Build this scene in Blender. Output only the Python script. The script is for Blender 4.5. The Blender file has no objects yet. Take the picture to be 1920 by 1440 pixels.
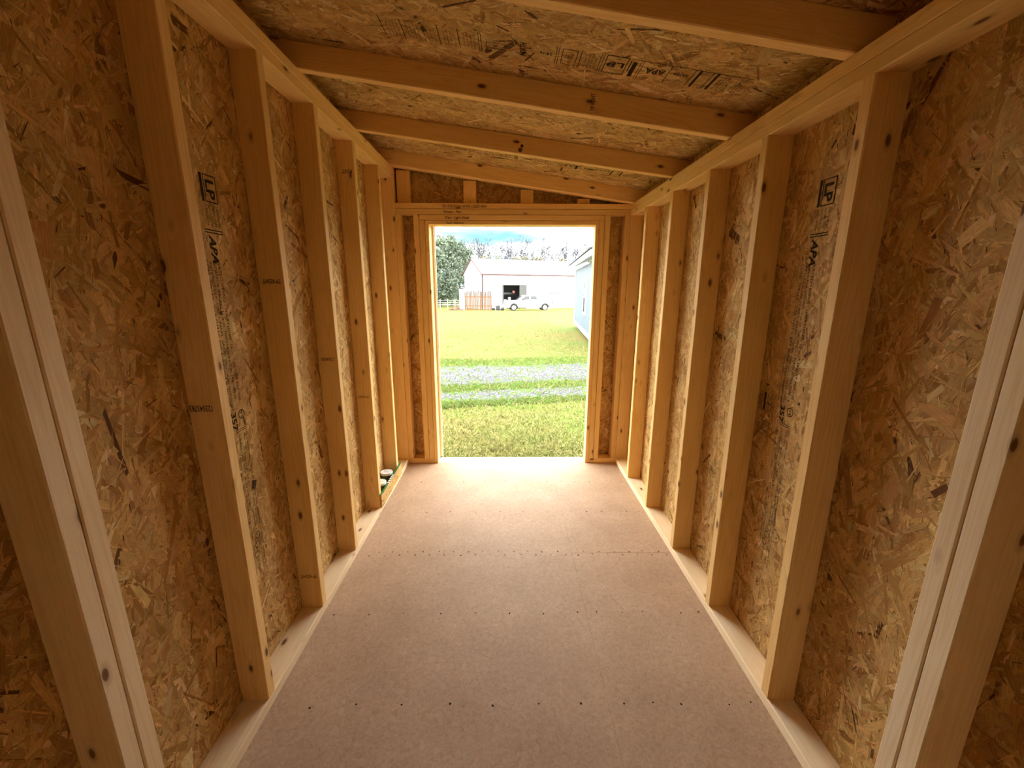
import bpy, math, random
import numpy as np
from mathutils import Matrix, Vector

scene = bpy.context.scene
IN = 0.0254
COL = scene.collection

# ---------------------------------------------------------------- camera
cam_d = bpy.data.cameras.new('camera')
cam_d.sensor_width = 36.0
cam_d.lens = 14.5232
cam_d.clip_start = 0.02
cam_d.clip_end = 600
cam = bpy.data.objects.new('camera', cam_d)
COL.objects.link(cam)
R_ = Vector((0.999952, -0.009429, 0.002670))
U_ = Vector((-0.000460, 0.227008, 0.973893))
F_ = Vector((0.009789, 0.973847, -0.226993))
cam.matrix_world = Matrix(((R_.x, U_.x, -F_.x, 30.928 * IN),
                           (R_.y, U_.y, -F_.y, 0.0),
                           (R_.z, U_.z, -F_.z, 53.5307 * IN),
                           (0, 0, 0, 1)))
scene.camera = cam

# ---------------------------------------------------------------- world, exposure
SKY = 1.0
world = bpy.data.worlds.new('sky')
scene.world = world
world.use_nodes = True
wn, wl = world.node_tree.nodes, world.node_tree.links
wn.clear()
wo = wn.new('ShaderNodeOutputWorld')
wb = wn.new('ShaderNodeBackground')
wb.inputs['Strength'].default_value = SKY
wt = wn.new('ShaderNodeTexCoord')
wm = wn.new('ShaderNodeMapping')
wm.inputs['Scale'].default_value = (2.2, 2.2, 9.0)
wm.inputs['Location'].default_value = (9.2, 0.1, 3.9)
wz = wn.new('ShaderNodeTexNoise')
wz.inputs['Scale'].default_value = 1.6
wz.inputs['Detail'].default_value = 6
wz.inputs['Roughness'].default_value = 0.55
wr = wn.new('ShaderNodeValToRGB')
wr.color_ramp.elements[0].position = 0.37
wr.color_ramp.elements[0].color = (0.018, 0.040, 0.052, 1)
wr.color_ramp.elements[1].position = 0.57
wr.color_ramp.elements[1].color = (1.0, 0.975, 0.93, 1)
we = wr.color_ramp.elements.new(0.44)
we.color = (0.040, 0.062, 0.070, 1)
wl.new(wt.outputs['Generated'], wm.inputs['Vector'])
wl.new(wm.outputs['Vector'], wz.inputs['Vector'])
wl.new(wz.outputs['Fac'], wr.inputs['Fac'])
wl.new(wr.outputs['Color'], wb.inputs['Color'])
wl.new(wb.outputs['Background'], wo.inputs['Surface'])

vs = scene.view_settings
scene.display_settings.display_device = 'sRGB'
vs.view_transform = 'Standard'
vs.look = 'None'
vs.gamma = 1.0
vs.use_curve_mapping = False
vs.exposure = 4.68
scene.cycles.max_bounces = 9
scene.cycles.diffuse_bounces = 7
scene.cycles.glossy_bounces = 6
scene.cycles.sample_clamp_indirect = 0.0
scene.cycles.use_denoising = True
scene.cycles.adaptive_threshold = 0.04

# ---------------------------------------------------------------- helpers
MATS = {}


def new_mat(name):
    m = bpy.data.materials.new(name)
    m.use_nodes = True
    nt = m.node_tree
    b = nt.nodes['Principled BSDF']
    MATS[name] = m
    return m, nt.nodes, nt.links, b


def flat(name, col, rough=0.6, metal=0.0, var=0.0, scale=6.0, emit=None):
    m, n, l, b = new_mat(name)
    b.inputs['Roughness'].default_value = rough
    b.inputs['Metallic'].default_value = metal
    tc = n.new('ShaderNodeTexCoord')
    nz = n.new('ShaderNodeTexNoise')
    nz.inputs['Scale'].default_value = scale
    nz.inputs['Detail'].default_value = 4
    l.new(tc.outputs['Object'], nz.inputs['Vector'])
    mx = n.new('ShaderNodeMix')
    mx.data_type = 'RGBA'
    v = var if var else 0.05
    mx.inputs[6].default_value = (*[c * (1 - v) for c in col], 1)
    mx.inputs[7].default_value = (*[min(1, c * (1 + v)) for c in col], 1)
    l.new(nz.outputs['Fac'], mx.inputs[0])
    l.new(mx.outputs[2], b.inputs['Base Color'])
    if rough > 0.95:
        b.inputs['Specular IOR Level'].default_value = 0.05
    return m


def ramp(n, stops):
    r = n.new('ShaderNodeValToRGB')
    els = r.color_ramp.elements
    while len(els) < len(stops):
        els.new(0.5)
    for e, (p, c) in zip(els, stops):
        e.position = p
        e.color = (*c, 1) if len(c) == 3 else c
    return r


def mathn(n, op, a=None, b=None, clamp=False):
    x = n.new('ShaderNodeMath')
    x.operation = op
    x.use_clamp = clamp
    if a is not None:
        x.inputs[0].default_value = a
    if b is not None:
        x.inputs[1].default_value = b
    return x


def mesh_obj(name, verts, faces, mat, parent=None, matrix=None, smooth=False, kind=None):
    me = bpy.data.meshes.new(name)
    me.from_pydata([tuple(v) for v in verts], [], [tuple(f) for f in faces])
    for mm in (mat if isinstance(mat, (list, tuple)) else [mat]):
        me.materials.append(mm)
    if smooth:
        me.polygons.foreach_set('use_smooth', [True] * len(me.polygons))
    me.update()
    o = bpy.data.objects.new(name, me)
    COL.objects.link(o)
    if parent:
        o.parent = parent
    if matrix is not None:
        o.matrix_local = matrix
    if kind:
        o['kind'] = kind
    return o


def tag(o, label, cat, group=None, kind=None):
    o['label'] = label
    o['category'] = cat
    if group:
        o['group'] = group
    if kind:
        o['kind'] = kind
    return o


def empty(name, loc=(0, 0, 0), rz=0.0):
    o = bpy.data.objects.new(name, None)
    o.empty_display_size = 0.2
    COL.objects.link(o)
    o.location = loc
    o.rotation_euler = (0, 0, rz)
    return o


class MB:
    """collects shapes for one mesh (metres)"""

    def __init__(s):
        s.v, s.f = [], []

    def add(s, v, f):
        o = len(s.v)
        s.v += [tuple(p) for p in v]
        s.f += [tuple(i + o for i in q) for q in f]
        return s

    def box(s, x0, x1, y0, y1, z0, z1):
        return s.add([(x0, y0, z0), (x1, y0, z0), (x1, y1, z0), (x0, y1, z0),
                      (x0, y0, z1), (x1, y0, z1), (x1, y1, z1), (x0, y1, z1)],
                     [(0, 3, 2, 1), (4, 5, 6, 7), (0, 1, 5, 4), (1, 2, 6, 5), (2, 3, 7, 6), (3, 0, 4, 7)])

    def prism(s, poly, axis, a, b):
        """extrude a 2D polygon along axis ('x': poly is (y,z), 'y': poly is (x,z), 'z': poly is (x,y))"""
        n = len(poly)

        def mk(p, t):
            return {'x': (t, p[0], p[1]), 'y': (p[0], t, p[1]), 'z': (p[0], p[1], t)}[axis]
        v = [mk(p, a) for p in poly] + [mk(p, b) for p in poly]
        f = [tuple(range(n)), tuple(range(2 * n - 1, n - 1, -1))]
        f += [(i, i + n, (i + 1) % n + n, (i + 1) % n) for i in range(n)]
        return s.add(v, f)

    def lathe(s, prof, c, n=24, axis='z'):
        v, f = [], []
        for r, h in prof:
            for k in range(n):
                a = 2 * math.pi * k / n
                p = (r * math.cos(a), r * math.sin(a), h)
                if axis == 'y':
                    p = (p[0], p[2], p[1])
                v.append((c[0] + p[0], c[1] + p[1], c[2] + p[2]))
        m = len(prof)
        for i in range(m - 1):
            for k in range(n):
                f.append((i * n + k, i * n + (k + 1) % n, (i + 1) * n + (k + 1) % n, (i + 1) * n + k))
        f.append(tuple(range(n - 1, -1, -1)))
        f.append(tuple((m - 1) * n + k for k in range(n)))
        return s.add(v, f)

    def tube(s, a, b, ra, rb, n=4):
        a, b = Vector(a), Vector(b)
        d = (b - a).normalized()
        t = d.orthogonal().normalized()
        w = d.cross(t)
        v = []
        for p, r in ((a, ra), (b, rb)):
            for k in range(n):
                an = 2 * math.pi * k / n
                v.append(p + (t * math.cos(an) + w * math.sin(an)) * r)
        f = [(k, (k + 1) % n, n + (k + 1) % n, n + k) for k in range(n)]
        f += [tuple(range(n - 1, -1, -1)), tuple(range(n, 2 * n))]
        return s.add(v, f)

    def build(s, name, mat, parent=None, matrix=None, smooth=False, kind=None):
        o = mesh_obj(name, s.v, s.f, mat, parent, matrix, smooth, kind)
        import bmesh
        bm = bmesh.new()
        bm.from_mesh(o.data)
        bmesh.ops.recalc_face_normals(bm, faces=bm.faces)
        bm.to_mesh(o.data)
        bm.free()
        return o


# ---------------------------------------------------------------- materials: lumber
def lumber_mat(name, light, dark, knot=(0.16, 0.065, 0.022)):
    m, n, l, b = new_mat(name)
    b.inputs['Roughness'].default_value = 0.7
    b.inputs['Specular IOR Level'].default_value = 0.15
    tc = n.new('ShaderNodeTexCoord')
    oi = n.new('ShaderNodeObjectInfo')
    sc = n.new('ShaderNodeVectorMath')
    sc.operation = 'SCALE'
    sc.inputs['Scale'].default_value = 1 / IN
    l.new(tc.outputs['Object'], sc.inputs[0])
    cmb = n.new('ShaderNodeCombineXYZ')
    for i, k in enumerate((37.0, 91.0, 153.0)):
        q = mathn(n, 'MULTIPLY', b=k)
        l.new(oi.outputs['Random'], q.inputs[0])
        l.new(q.outputs[0], cmb.inputs[i])
    ad = n.new('ShaderNodeVectorMath')
    ad.operation = 'ADD'
    l.new(sc.outputs[0], ad.inputs[0])
    l.new(cmb.outputs[0], ad.inputs[1])

    def mapped(s):
        mp = n.new('ShaderNodeVectorMath')
        mp.operation = 'MULTIPLY'
        mp.inputs[1].default_value = s
        l.new(ad.outputs[0], mp.inputs[0])
        return mp.outputs[0]
    # knots: cells, stretched along the board
    vo = n.new('ShaderNodeTexVoronoi')
    vo.inputs['Scale'].default_value = 1.0
    l.new(mapped((0.36, 0.36, 0.16)), vo.inputs['Vector'])
    # growth rings: contour lines of a stretched noise, bent round the knots
    nz = n.new('ShaderNodeTexNoise')
    nz.inputs['Scale'].default_value = 1.0
    nz.inputs['Detail'].default_value = 1.5
    nz.inputs['Roughness'].default_value = 0.4
    l.new(mapped((0.55, 0.55, 0.022)), nz.inputs['Vector'])
    kb = n.new('ShaderNodeMapRange')
    kb.inputs['From Min'].default_value = 0.0
    kb.inputs['From Max'].default_value = 0.3
    kb.inputs['To Min'].default_value = 0.09
    kb.inputs['To Max'].default_value = 0.0
    l.new(vo.outputs['Distance'], kb.inputs['Value'])
    sm = mathn(n, 'ADD')
    l.new(nz.outputs['Fac'], sm.inputs[0])
    l.new(kb.outputs[0], sm.inputs[1])
    mu = mathn(n, 'MULTIPLY', b=85.0)
    l.new(sm.outputs[0], mu.inputs[0])
    si = mathn(n, 'SINE')
    l.new(mu.outputs[0], si.inputs[0])
    ring = n.new('ShaderNodeMapRange')
    ring.inputs['From Min'].default_value = -1.0
    ring.inputs['From Max'].default_value = 1.0
    l.new(si.outputs[0], ring.inputs['Value'])
    rp = mathn(n, 'POWER', b=2.2)
    l.new(ring.outputs[0], rp.inputs[0])
    # fibres
    fb = n.new('ShaderNodeTexNoise')
    fb.inputs['Scale'].default_value = 1.0
    fb.inputs['Detail'].default_value = 3
    l.new(mapped((14.0, 14.0, 0.35)), fb.inputs['Vector'])
    # broad tone
    bt = n.new('ShaderNodeTexNoise')
    bt.inputs['Scale'].default_value = 1.0
    bt.inputs['Detail'].default_value = 3
    l.new(mapped((0.3, 0.3, 0.05)), bt.inputs['Vector'])
    f1 = mathn(n, 'MULTIPLY', b=0.36)
    l.new(rp.outputs[0], f1.inputs[0])
    f2 = n.new('ShaderNodeMapRange')
    f2.inputs['From Min'].default_value = 0.3
    f2.inputs['From Max'].default_value = 0.75
    f2.inputs['To Min'].default_value = 0.0
    f2.inputs['To Max'].default_value = 0.45
    l.new(fb.outputs['Fac'], f2.inputs['Value'])
    f3 = n.new('ShaderNodeMapRange')
    f3.inputs['From Min'].default_value = 0.35
    f3.inputs['From Max'].default_value = 0.7
    f3.inputs['To Min'].default_value = -0.12
    f3.inputs['To Max'].default_value = 0.3
    l.new(bt.outputs['Fac'], f3.inputs['Value'])
    a1 = mathn(n, 'ADD')
    l.new(f1.outputs[0], a1.inputs[0])
    l.new(f2.outputs[0], a1.inputs[1])
    a2 = mathn(n, 'ADD', clamp=True)
    l.new(a1.outputs[0], a2.inputs[0])
    l.new(f3.outputs[0], a2.inputs[1])
    mx = n.new('ShaderNodeMix')
    mx.data_type = 'RGBA'
    mx.inputs[6].default_value = (*light, 1)
    mx.inputs[7].default_value = (*dark, 1)
    l.new(a2.outputs[0], mx.inputs[0])
    # tone per board
    hsv = n.new('ShaderNodeHueSaturation')
    vr = n.new('ShaderNodeMapRange')
    vr.inputs['To Min'].default_value = 0.90
    vr.inputs['To Max'].default_value = 1.06
    l.new(oi.outputs['Random'], vr.inputs['Value'])
    l.new(vr.outputs[0], hsv.inputs['Value'])
    l.new(mx.outputs[2], hsv.inputs['Color'])
    kn = ramp(n, [(0.0, (1, 1, 1)), (0.085, (0.9, 0.9, 0.9)), (0.11, (0.30, 0.30, 0.30)), (0.20, (0, 0, 0))])
    l.new(vo.outputs['Distance'], kn.inputs['Fac'])
    mk = n.new('ShaderNodeMix')
    mk.data_type = 'RGBA'
    mk.inputs[7].default_value = (*knot, 1)
    l.new(kn.outputs['Color'], mk.inputs[0])
    l.new(hsv.outputs['Color'], mk.inputs[6])
    l.new(mk.outputs[2], b.inputs['Base Color'])
    bp = n.new('ShaderNodeBump')
    bp.inputs['Strength'].default_value = 0.25
    bp.inputs['Distance'].default_value = 0.0006
    l.new(fb.outputs['Fac'], bp.inputs['Height'])
    l.new(bp.outputs['Normal'], b.inputs['Normal'])
    return m


PINE = lumber_mat('pine_lumber', (0.86, 0.61, 0.27), (0.73, 0.44, 0.15))
PALE = lumber_mat('pale_pine', (0.86, 0.72, 0.50), (0.74, 0.54, 0.30))


def osb_mat():
    m, n, l, b = new_mat('osb_strands')
    b.inputs['Roughness'].default_value = 0.75
    b.inputs['Specular IOR Level'].default_value = 0.12
    at = n.new('ShaderNodeAttribute')
    at.attribute_name = 'flake'
    uv = n.new('ShaderNodeAttribute')
    uv.attribute_name = 'grain'
    mp = n.new('ShaderNodeVectorMath')
    mp.operation = 'MULTIPLY'
    mp.inputs[1].default_value = (0.9, 16.0, 1.0)
    l.new(uv.outputs['Vector'], mp.inputs[0])
    nz = n.new('ShaderNodeTexNoise')
    nz.inputs['Scale'].default_value = 1.0
    nz.inputs['Detail'].default_value = 3
    l.new(mp.outputs[0], nz.inputs['Vector'])
    mr = n.new('ShaderNodeMapRange')
    mr.inputs['From Min'].default_value = 0.25
    mr.inputs['From Max'].default_value = 0.75
    mr.inputs['To Min'].default_value = 0.58
    mr.inputs['To Max'].default_value = 1.22
    l.new(nz.outputs['Fac'], mr.inputs['Value'])
    vm = n.new('ShaderNodeVectorMath')
    vm.operation = 'SCALE'
    l.new(at.outputs['Color'], vm.inputs[0])
    l.new(mr.outputs[0], vm.inputs['Scale'])
    # blotchy resin tone over the whole sheet
    tc = n.new('ShaderNodeTexCoord')
    bn = n.new('ShaderNodeTexNoise')
    bn.inputs['Scale'].default_value = 7.0
    bn.inputs['Detail'].default_value = 5
    bn.inputs['Roughness'].default_value = 0.65
    l.new(tc.outputs['Object'], bn.inputs['Vector'])
    br = ramp(n, [(0.32, (0.80, 0.75, 0.68)), (0.62, (1.04, 1.03, 1.0))])
    l.new(bn.outputs['Fac'], br.inputs['Fac'])
    mm = n.new('ShaderNodeVectorMath')
    mm.operation = 'MULTIPLY'
    l.new(vm.outputs[0], mm.inputs[0])
    l.new(br.outputs['Color'], mm.inputs[1])
    l.new(mm.outputs[0], b.inputs['Base Color'])
    bp = n.new('ShaderNodeBump')
    bp.inputs['Strength'].default_value = 0.5
    bp.inputs['Distance'].default_value = 0.0008
    l.new(nz.outputs['Fac'], bp.inputs['Height'])
    l.new(bp.outputs['Normal'], b.inputs['Normal'])
    return m


OSB = osb_mat()
OSBBASE = flat('osb_resin_core', (0.42, 0.24, 0.085), 0.7, var=0.2, scale=30)
INK = flat('black_ink', (0.04, 0.026, 0.016), 1.0)
FADEINK = flat('faded_ink', (0.10, 0.055, 0.025), 1.0)
SCREW = flat('dark_screw', (0.03, 0.02, 0.018), 1.0)
SIDING = flat('painted_siding', (0.30, 0.34, 0.30), 0.6)


def floor_mat():
    m, n, l, b = new_mat('coated_floor_board')
    b.inputs['Roughness'].default_value = 0.6
    b.inputs['Specular IOR Level'].default_value = 0.14
    tc = n.new('ShaderNodeTexCoord')
    n1 = n.new('ShaderNodeTexNoise')
    n1.inputs['Scale'].default_value = 70
    n1.inputs['Detail'].default_value = 6
    n1.inputs['Roughness'].default_value = 0.7
    n1.inputs['Distortion'].default_value = 1.2
    l.new(tc.outputs['Object'], n1.inputs['Vector'])
    n2 = n.new('ShaderNodeTexNoise')
    n2.inputs['Scale'].default_value = 5
    n2.inputs['Detail'].default_value = 5
    l.new(tc.outputs['Object'], n2.inputs['Vector'])
    r1 = ramp(n, [(0.28, (0.36, 0.238, 0.152)), (0.5, (0.475, 0.33, 0.222)), (0.72, (0.545, 0.40, 0.285))])
    l.new(n1.outputs['Fac'], r1.inputs['Fac'])
    r2 = ramp(n, [(0.3, (0.92, 0.90, 0.88)), (0.7, (1.05, 1.05, 1.05))])
    l.new(n2.outputs['Fac'], r2.inputs['Fac'])
    mm = n.new('ShaderNodeVectorMath')
    mm.operation = 'MULTIPLY'
    l.new(r1.outputs['Color'], mm.inputs[0])
    l.new(r2.outputs['Color'], mm.inputs[1])
    l.new(mm.outputs[0], b.inputs['Base Color'])
    bp = n.new('ShaderNodeBump')
    bp.inputs['Strength'].default_value = 0.35
    bp.inputs['Distance'].default_value = 0.0012
    l.new(n1.outputs['Fac'], bp.inputs['Height'])
    l.new(bp.outputs['Normal'], b.inputs['Normal'])
    return m


FLOORM = floor_mat()

# ---------------------------------------------------------------- lumber pieces
BEAMS = {}


def beam(name, parent, p0, p1, side, a, b, mat=None, ease=0.11):
    """a board from p0 to p1 (centre line, inches); a along side, b along the other cross axis"""
    mat = mat or PINE
    p0, p1 = Vector(p0), Vector(p1)
    L = (p1 - p0).length
    z = (p1 - p0).normalized()
    x = Vector(side)
    x = (x - z * x.dot(z)).normalized()
    y = z.cross(x)
    key = (round(L, 1), a, b, mat.name, ease)
    if key not in BEAMS:
        e = ease
        sec = []
        for sx, sy in ((-1, -1), (1, -1), (1, 1), (-1, 1)):
            cx, cy = sx * a / 2, sy * b / 2
            px, py = (cx, cy - sy * e), (cx - sx * e, cy)
            sec += [px, py] if sx * sy < 0 else [py, px]
        # order counter clockwise
        sec.sort(key=lambda p: math.atan2(p[1] / b, p[0] / a))
        n = len(sec)
        v = [(q[0] * IN, q[1] * IN, 0) for q in sec] + [(q[0] * IN, q[1] * IN, L * IN) for q in sec]
        f = [(i, (i + 1) % n, (i + 1) % n + n, i + n) for i in range(n)]
        f += [tuple(range(n - 1, -1, -1)), tuple(range(n, 2 * n))]
        me = bpy.data.meshes.new(name)
        me.from_pydata(v, [], f)
        me.materials.append(mat)
        me.update()
        BEAMS[key] = me
    o = bpy.data.objects.new(name, BEAMS[key])
    COL.objects.link(o)
    o.parent = parent
    o.matrix_local = Matrix(((x.x, y.x, z.x, p0.x * IN), (x.y, y.y, z.y, p0.y * IN),
                             (x.z, y.z, z.z, p0.z * IN), (0, 0, 0, 1)))
    return o


def plank(name, parent, x0, x1, y0, y1, z0, z1, mat=None, ease=0.11):
    dx, dy, dz = x1 - x0, y1 - y0, z1 - z0
    cx, cy, cz = (x0 + x1) / 2, (y0 + y1) / 2, (z0 + z1) / 2
    if dz >= dx and dz >= dy:
        return beam(name, parent, (cx, cy, z0), (cx, cy, z1), (1, 0, 0), dx, dy, mat, ease)
    if dy >= dx:
        return beam(name, parent, (cx, y0, cz), (cx, y1, cz), (1, 0, 0), dx, dz, mat, ease)
    return beam(name, parent, (x0, cy, cz), (x1, cy, cz), (0, 1, 0), dy, dz, mat, ease)


# ---------------------------------------------------------------- OSB sheets with real strands
PALETTE = np.array([(0.74, 0.505, 0.215), (0.67, 0.44, 0.175), (0.60, 0.375, 0.135), (0.52, 0.305, 0.10),
                    (0.40, 0.215, 0.066), (0.15, 0.070, 0.026), (0.82, 0.63, 0.34)])
PWEIGHT = np.array([0.22, 0.28, 0.22, 0.15, 0.07, 0.012, 0.045])
PWEIGHT = PWEIGHT / PWEIGHT.sum()


def osb(name, parent, o, u, v, w, h, seed, strand=1.5708, thick=0.44, spread=0.75, rise=0.0):
    """sheet with its face at origin o, spanned by unit vectors u (width w) and v (height h); inches"""
    rng = np.random.default_rng(seed)
    o, u, v = (np.array(t, float) for t in (o, u, v))
    nrm = np.cross(u, v)
    base = [(0, 0, 0), (w, 0, 0), (w, h, 0), (0, h, 0), (0, 0, -thick), (w, 0, -thick), (w, h, -thick), (0, h, -thick)]
    bf = [(0, 1, 2, 3), (7, 6, 5, 4), (0, 4, 5, 1), (1, 5, 6, 2), (2, 6, 7, 3), (3, 7, 4, 0)]
    n1 = int(w * h / 1.5 * 4.6)
    n2 = int(w * h * 1.4)
    n = n1 + n2
    L = np.concatenate([np.clip(rng.lognormal(math.log(2.5), 0.45, n1), 0.6, 6.0),
                        np.clip(rng.lognormal(math.log(0.65), 0.5, n2), 0.2, 2.2)])
    Wd = np.concatenate([np.clip(rng.lognormal(math.log(0.42), 0.55, n1), 0.09, 1.6),
                         np.clip(rng.lognormal(math.log(0.055), 0.45, n2), 0.02, 0.16)])
    ang = strand + rng.normal(0, spread, n)
    cx, cy = rng.uniform(0, w, n), rng.uniform(0, h, n)
    zb = np.concatenate([rng.uniform(0.004, 0.040, n1), rng.uniform(0.030, 0.048, n2)])
    ca, sa = np.cos(ang), np.sin(ang)
    quad = np.zeros((n, 4, 3))
    guv = np.zeros((n, 4, 3))
    go = rng.uniform(0, 200, (n, 2))
    for k, (sl, sw) in enumerate(((-1, -1), (1, -1), (1, 1), (-1, 1))):
        l_ = sl * L / 2 + rng.normal(0, 0.09, n) * L * 0.7
        w_ = sw * Wd / 2 * rng.uniform(0.7, 1.05, n)
        quad[:, k, 0] = np.clip(cx + l_ * ca - w_ * sa, 0.01, w - 0.01)
        quad[:, k, 1] = np.clip(cy + l_ * sa + w_ * ca, 0.01, h - 0.01)
        quad[:, k, 2] = np.clip(zb + rng.normal(0, 0.011, n), 0.002, 0.058)
        guv[:, k, 0] = l_ + go[:, 0]
        guv[:, k, 1] = w_ + go[:, 1]
    ci = rng.choice(len(PALETTE), n, p=PWEIGHT)
    ci[n1:] = rng.choice(len(PALETTE), n2, p=np.array([0.22, 0.10, 0.05, 0.08, 0.20, 0.15, 0.20]))
    colr = PALETTE[ci] * rng.uniform(0.80, 1.12, (n, 1)) * (1 + rng.normal(0, 0.03, (n, 3)))
    loc = np.concatenate([np.array(base, float), quad.reshape(-1, 3)])
    if rise:          # the top edge climbs by rise over the width
        loc[:, 1] *= (h + rise * loc[:, 0] / w) / h
    P = (o + loc[:, :1] * u + loc[:, 1:2] * v + loc[:, 2:3] * nrm) * IN
    me = bpy.data.meshes.new(name)
    nf = 6 + n
    fi = np.concatenate([np.array(bf).reshape(-1), np.arange(8, 8 + 4 * n)])
    me.vertices.add(len(P))
    me.vertices.foreach_set('co', P.astype(np.float32).ravel())
    me.loops.add(4 * nf)
    me.loops.foreach_set('vertex_index', fi.astype(np.int32))
    me.polygons.add(nf)
    me.polygons.foreach_set('loop_start', np.arange(0, 4 * nf, 4, dtype=np.int32))
    me.update(calc_edges=True)
    a = me.attributes.new('flake', 'FLOAT_COLOR', 'FACE')
    cc = np.ones((nf, 4), np.float32)
    cc[:6, :3] = (0.42, 0.24, 0.085)
    cc[6:, :3] = colr
    a.data.foreach_set('color', cc.ravel())
    g = me.attributes.new('grain', 'FLOAT_VECTOR', 'CORNER')
    gg = np.zeros((nf * 4, 3), np.float32)
    gg[:24] = loc[np.array(bf).reshape(-1)]
    gg[24:] = guv.reshape(-1, 3)
    g.data.foreach_set('vector', gg.ravel())
    me.materials.append(OSB)
    me.materials.append(OSBBASE)
    me.polygons.foreach_set('use_smooth', [False] * nf)
    mi = np.zeros(nf, np.int32)
    mi[:6] = 1
    me.polygons.foreach_set('material_index', mi)
    ob = bpy.data.objects.new(name, me)
    COL.objects.link(ob)
    ob.parent = parent
    return ob


# ---------------------------------------------------------------- lettering
TXT = {}


def text_geo(s, shear=0.0, fat=0.0):
    key = (s, shear, fat)
    if key not in TXT:
        cu = bpy.data.curves.new('lettering', 'FONT')
        cu.body = s
        cu.size = 1.0
        cu.shear = shear
        cu.offset = fat
        cu.resolution_u = 2
        ob = bpy.data.objects.new('lettering', cu)
        COL.objects.link(ob)
        bpy.context.view_layer.update()
        dg = bpy.context.evaluated_depsgraph_get()
        me = bpy.data.meshes.new_from_object(ob.evaluated_get(dg))
        vs_ = [tuple(v.co) for v in me.vertices]
        fs_ = [tuple(p.vertices) for p in me.polygons]
        bpy.data.objects.remove(ob)
        bpy.data.curves.remove(cu)
        bpy.data.meshes.remove(me)
        w = max([p[0] for p in vs_] + [0.01])
        TXT[key] = (vs_, fs_, w)
    return TXT[key]


class Stamp:
    """flat print on a surface: local inches (s along the reading direction, t up)"""

    def __init__(s, o, d, up, lift=0.065):
        s.o, s.d, s.u = Vector(o), Vector(d).normalized(), Vector(up).normalized()
        s.n = s.d.cross(s.u)
        s.o = s.o + s.n * lift
        s.v, s.f = [], []

    def _add(s, pts, faces):
        k = len(s.v)
        s.v += [(s.o + s.d * p[0] + s.u * p[1]) * IN for p in pts]
        s.f += [tuple(i + k for i in q) for q in faces]

    def text(s, t, x, y, size, width=None, shear=0.0, fat=0.0):
        vs_, fs_, w = text_geo(t, shear, fat)
        sx = width / w if width else size * 1.0
        s._add([(x + p[0] * sx, y + p[1] * size) for p in vs_], fs_)

    def rect(s, x0, x1, y0, y1):
        s._add([(x0, y0), (x1, y0), (x1, y1), (x0, y1)], [(0, 1, 2, 3)])

    def frame(s, x0, x1, y0, y1, t):
        s.rect(x0, x1, y0, y0 + t)
        s.rect(x0, x1, y1 - t, y1)
        s.rect(x0, x0 + t, y0, y1)
        s.rect(x1 - t, x1, y0, y1)

    def ring(s, cx, cy, r, t, n=20):
        pts, fc = [], []
        for k in range(n):
            a = 2 * math.pi * k / n
            pts += [(cx + r * math.cos(a), cy + r * math.sin(a)), (cx + (r - t) * math.cos(a), cy + (r - t) * math.sin(a))]
        for k in range(n):
            j = (k + 1) % n
            fc.append((2 * k, 2 * j, 2 * j + 1, 2 * k + 1))
        s._add(pts, fc)

    def stroke(s, pts, t):
        for a, b in zip(pts, pts[1:]):
            dx, dy = b[0] - a[0], b[1] - a[1]
            L = math.hypot(dx, dy) or 1
            nx, ny = -dy / L * t / 2, dx / L * t / 2
            ex, ey = dx / L * t * 0.4, dy / L * t * 0.4
            s._add([(a[0] - ex + nx, a[1] - ey + ny), (a[0] - ex - nx, a[1] - ey - ny),
                    (b[0] + ex - nx, b[1] + ey - ny), (b[0] + ex + nx, b[1] + ey + ny)], [(0, 1, 2, 3)])

    def build(s, name, parent, mat=None):
        return mesh_obj(name, s.v, s.f, mat or INK, parent)


# ================================================================ THE SHED
W = 64.67          # clear width between stud faces
ZL, ZR = 81.94, 72.88   # stud tops (left wall is the taller one)
YE = 120.6         # inner face of the end wall framing
YB = -16.5         # inner face of the wall behind the camera
YO = 124.1         # inner face of the end wall sheathing
SL = (ZL - ZR) / W


def ztop(x):       # underside line of the rafters
    return ZL + 3.0 - SL * x


# ---------------- floor
floor = MB().box(-4.2 * IN, (W + 4.2) * IN, -20.5 * IN, 123.9 * IN, -7.0 * IN, -0.75 * IN).build('floor', flat('floor_frame', (0.35, 0.25, 0.15), 0.7))
tag(floor, 'tan coated board floor of the shed with rows of dark screws', 'floor', kind='structure')
FS = 44.2
seams = [-20.4, 27.2, 75.33, 123.9]
rs = random.Random(5)


def floor_panel(x0, x1, y0, y1):
    g = 0.014 if x0 > 0 else 0.002
    mb = MB()
    x0, x1, y0, y1 = x0 + g, x1 - g, y0 + g, y1 - g
    e = 0.03 if x0 > 0 else 0.006
    a = [(x0, y0), (x1, y0), (x1, y1), (x0, y1)]
    c = [(x0 + e, y0 + e), (x1 - e, y0 + e), (x1 - e, y1 - e), (x0 + e, y1 - e)]
    v = [(p[0] * IN, p[1] * IN, -0.75 * IN) for p in a] + [(p[0] * IN, p[1] * IN, -e * IN) for p in a] + [(p[0] * IN, p[1] * IN, 0) for p in c]
    f = [(3, 2, 1, 0)] + [(i, (i + 1) % 4, (i + 1) % 4 + 4, i + 4) for i in range(4)]
    f += [(i + 4, (i + 1) % 4 + 4, (i + 1) % 4 + 8, i + 8) for i in range(4)] + [(8, 9, 10, 11)]
    mb.add(v, f)
    return mb.build('floor_panel', FLOORM, floor)


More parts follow.
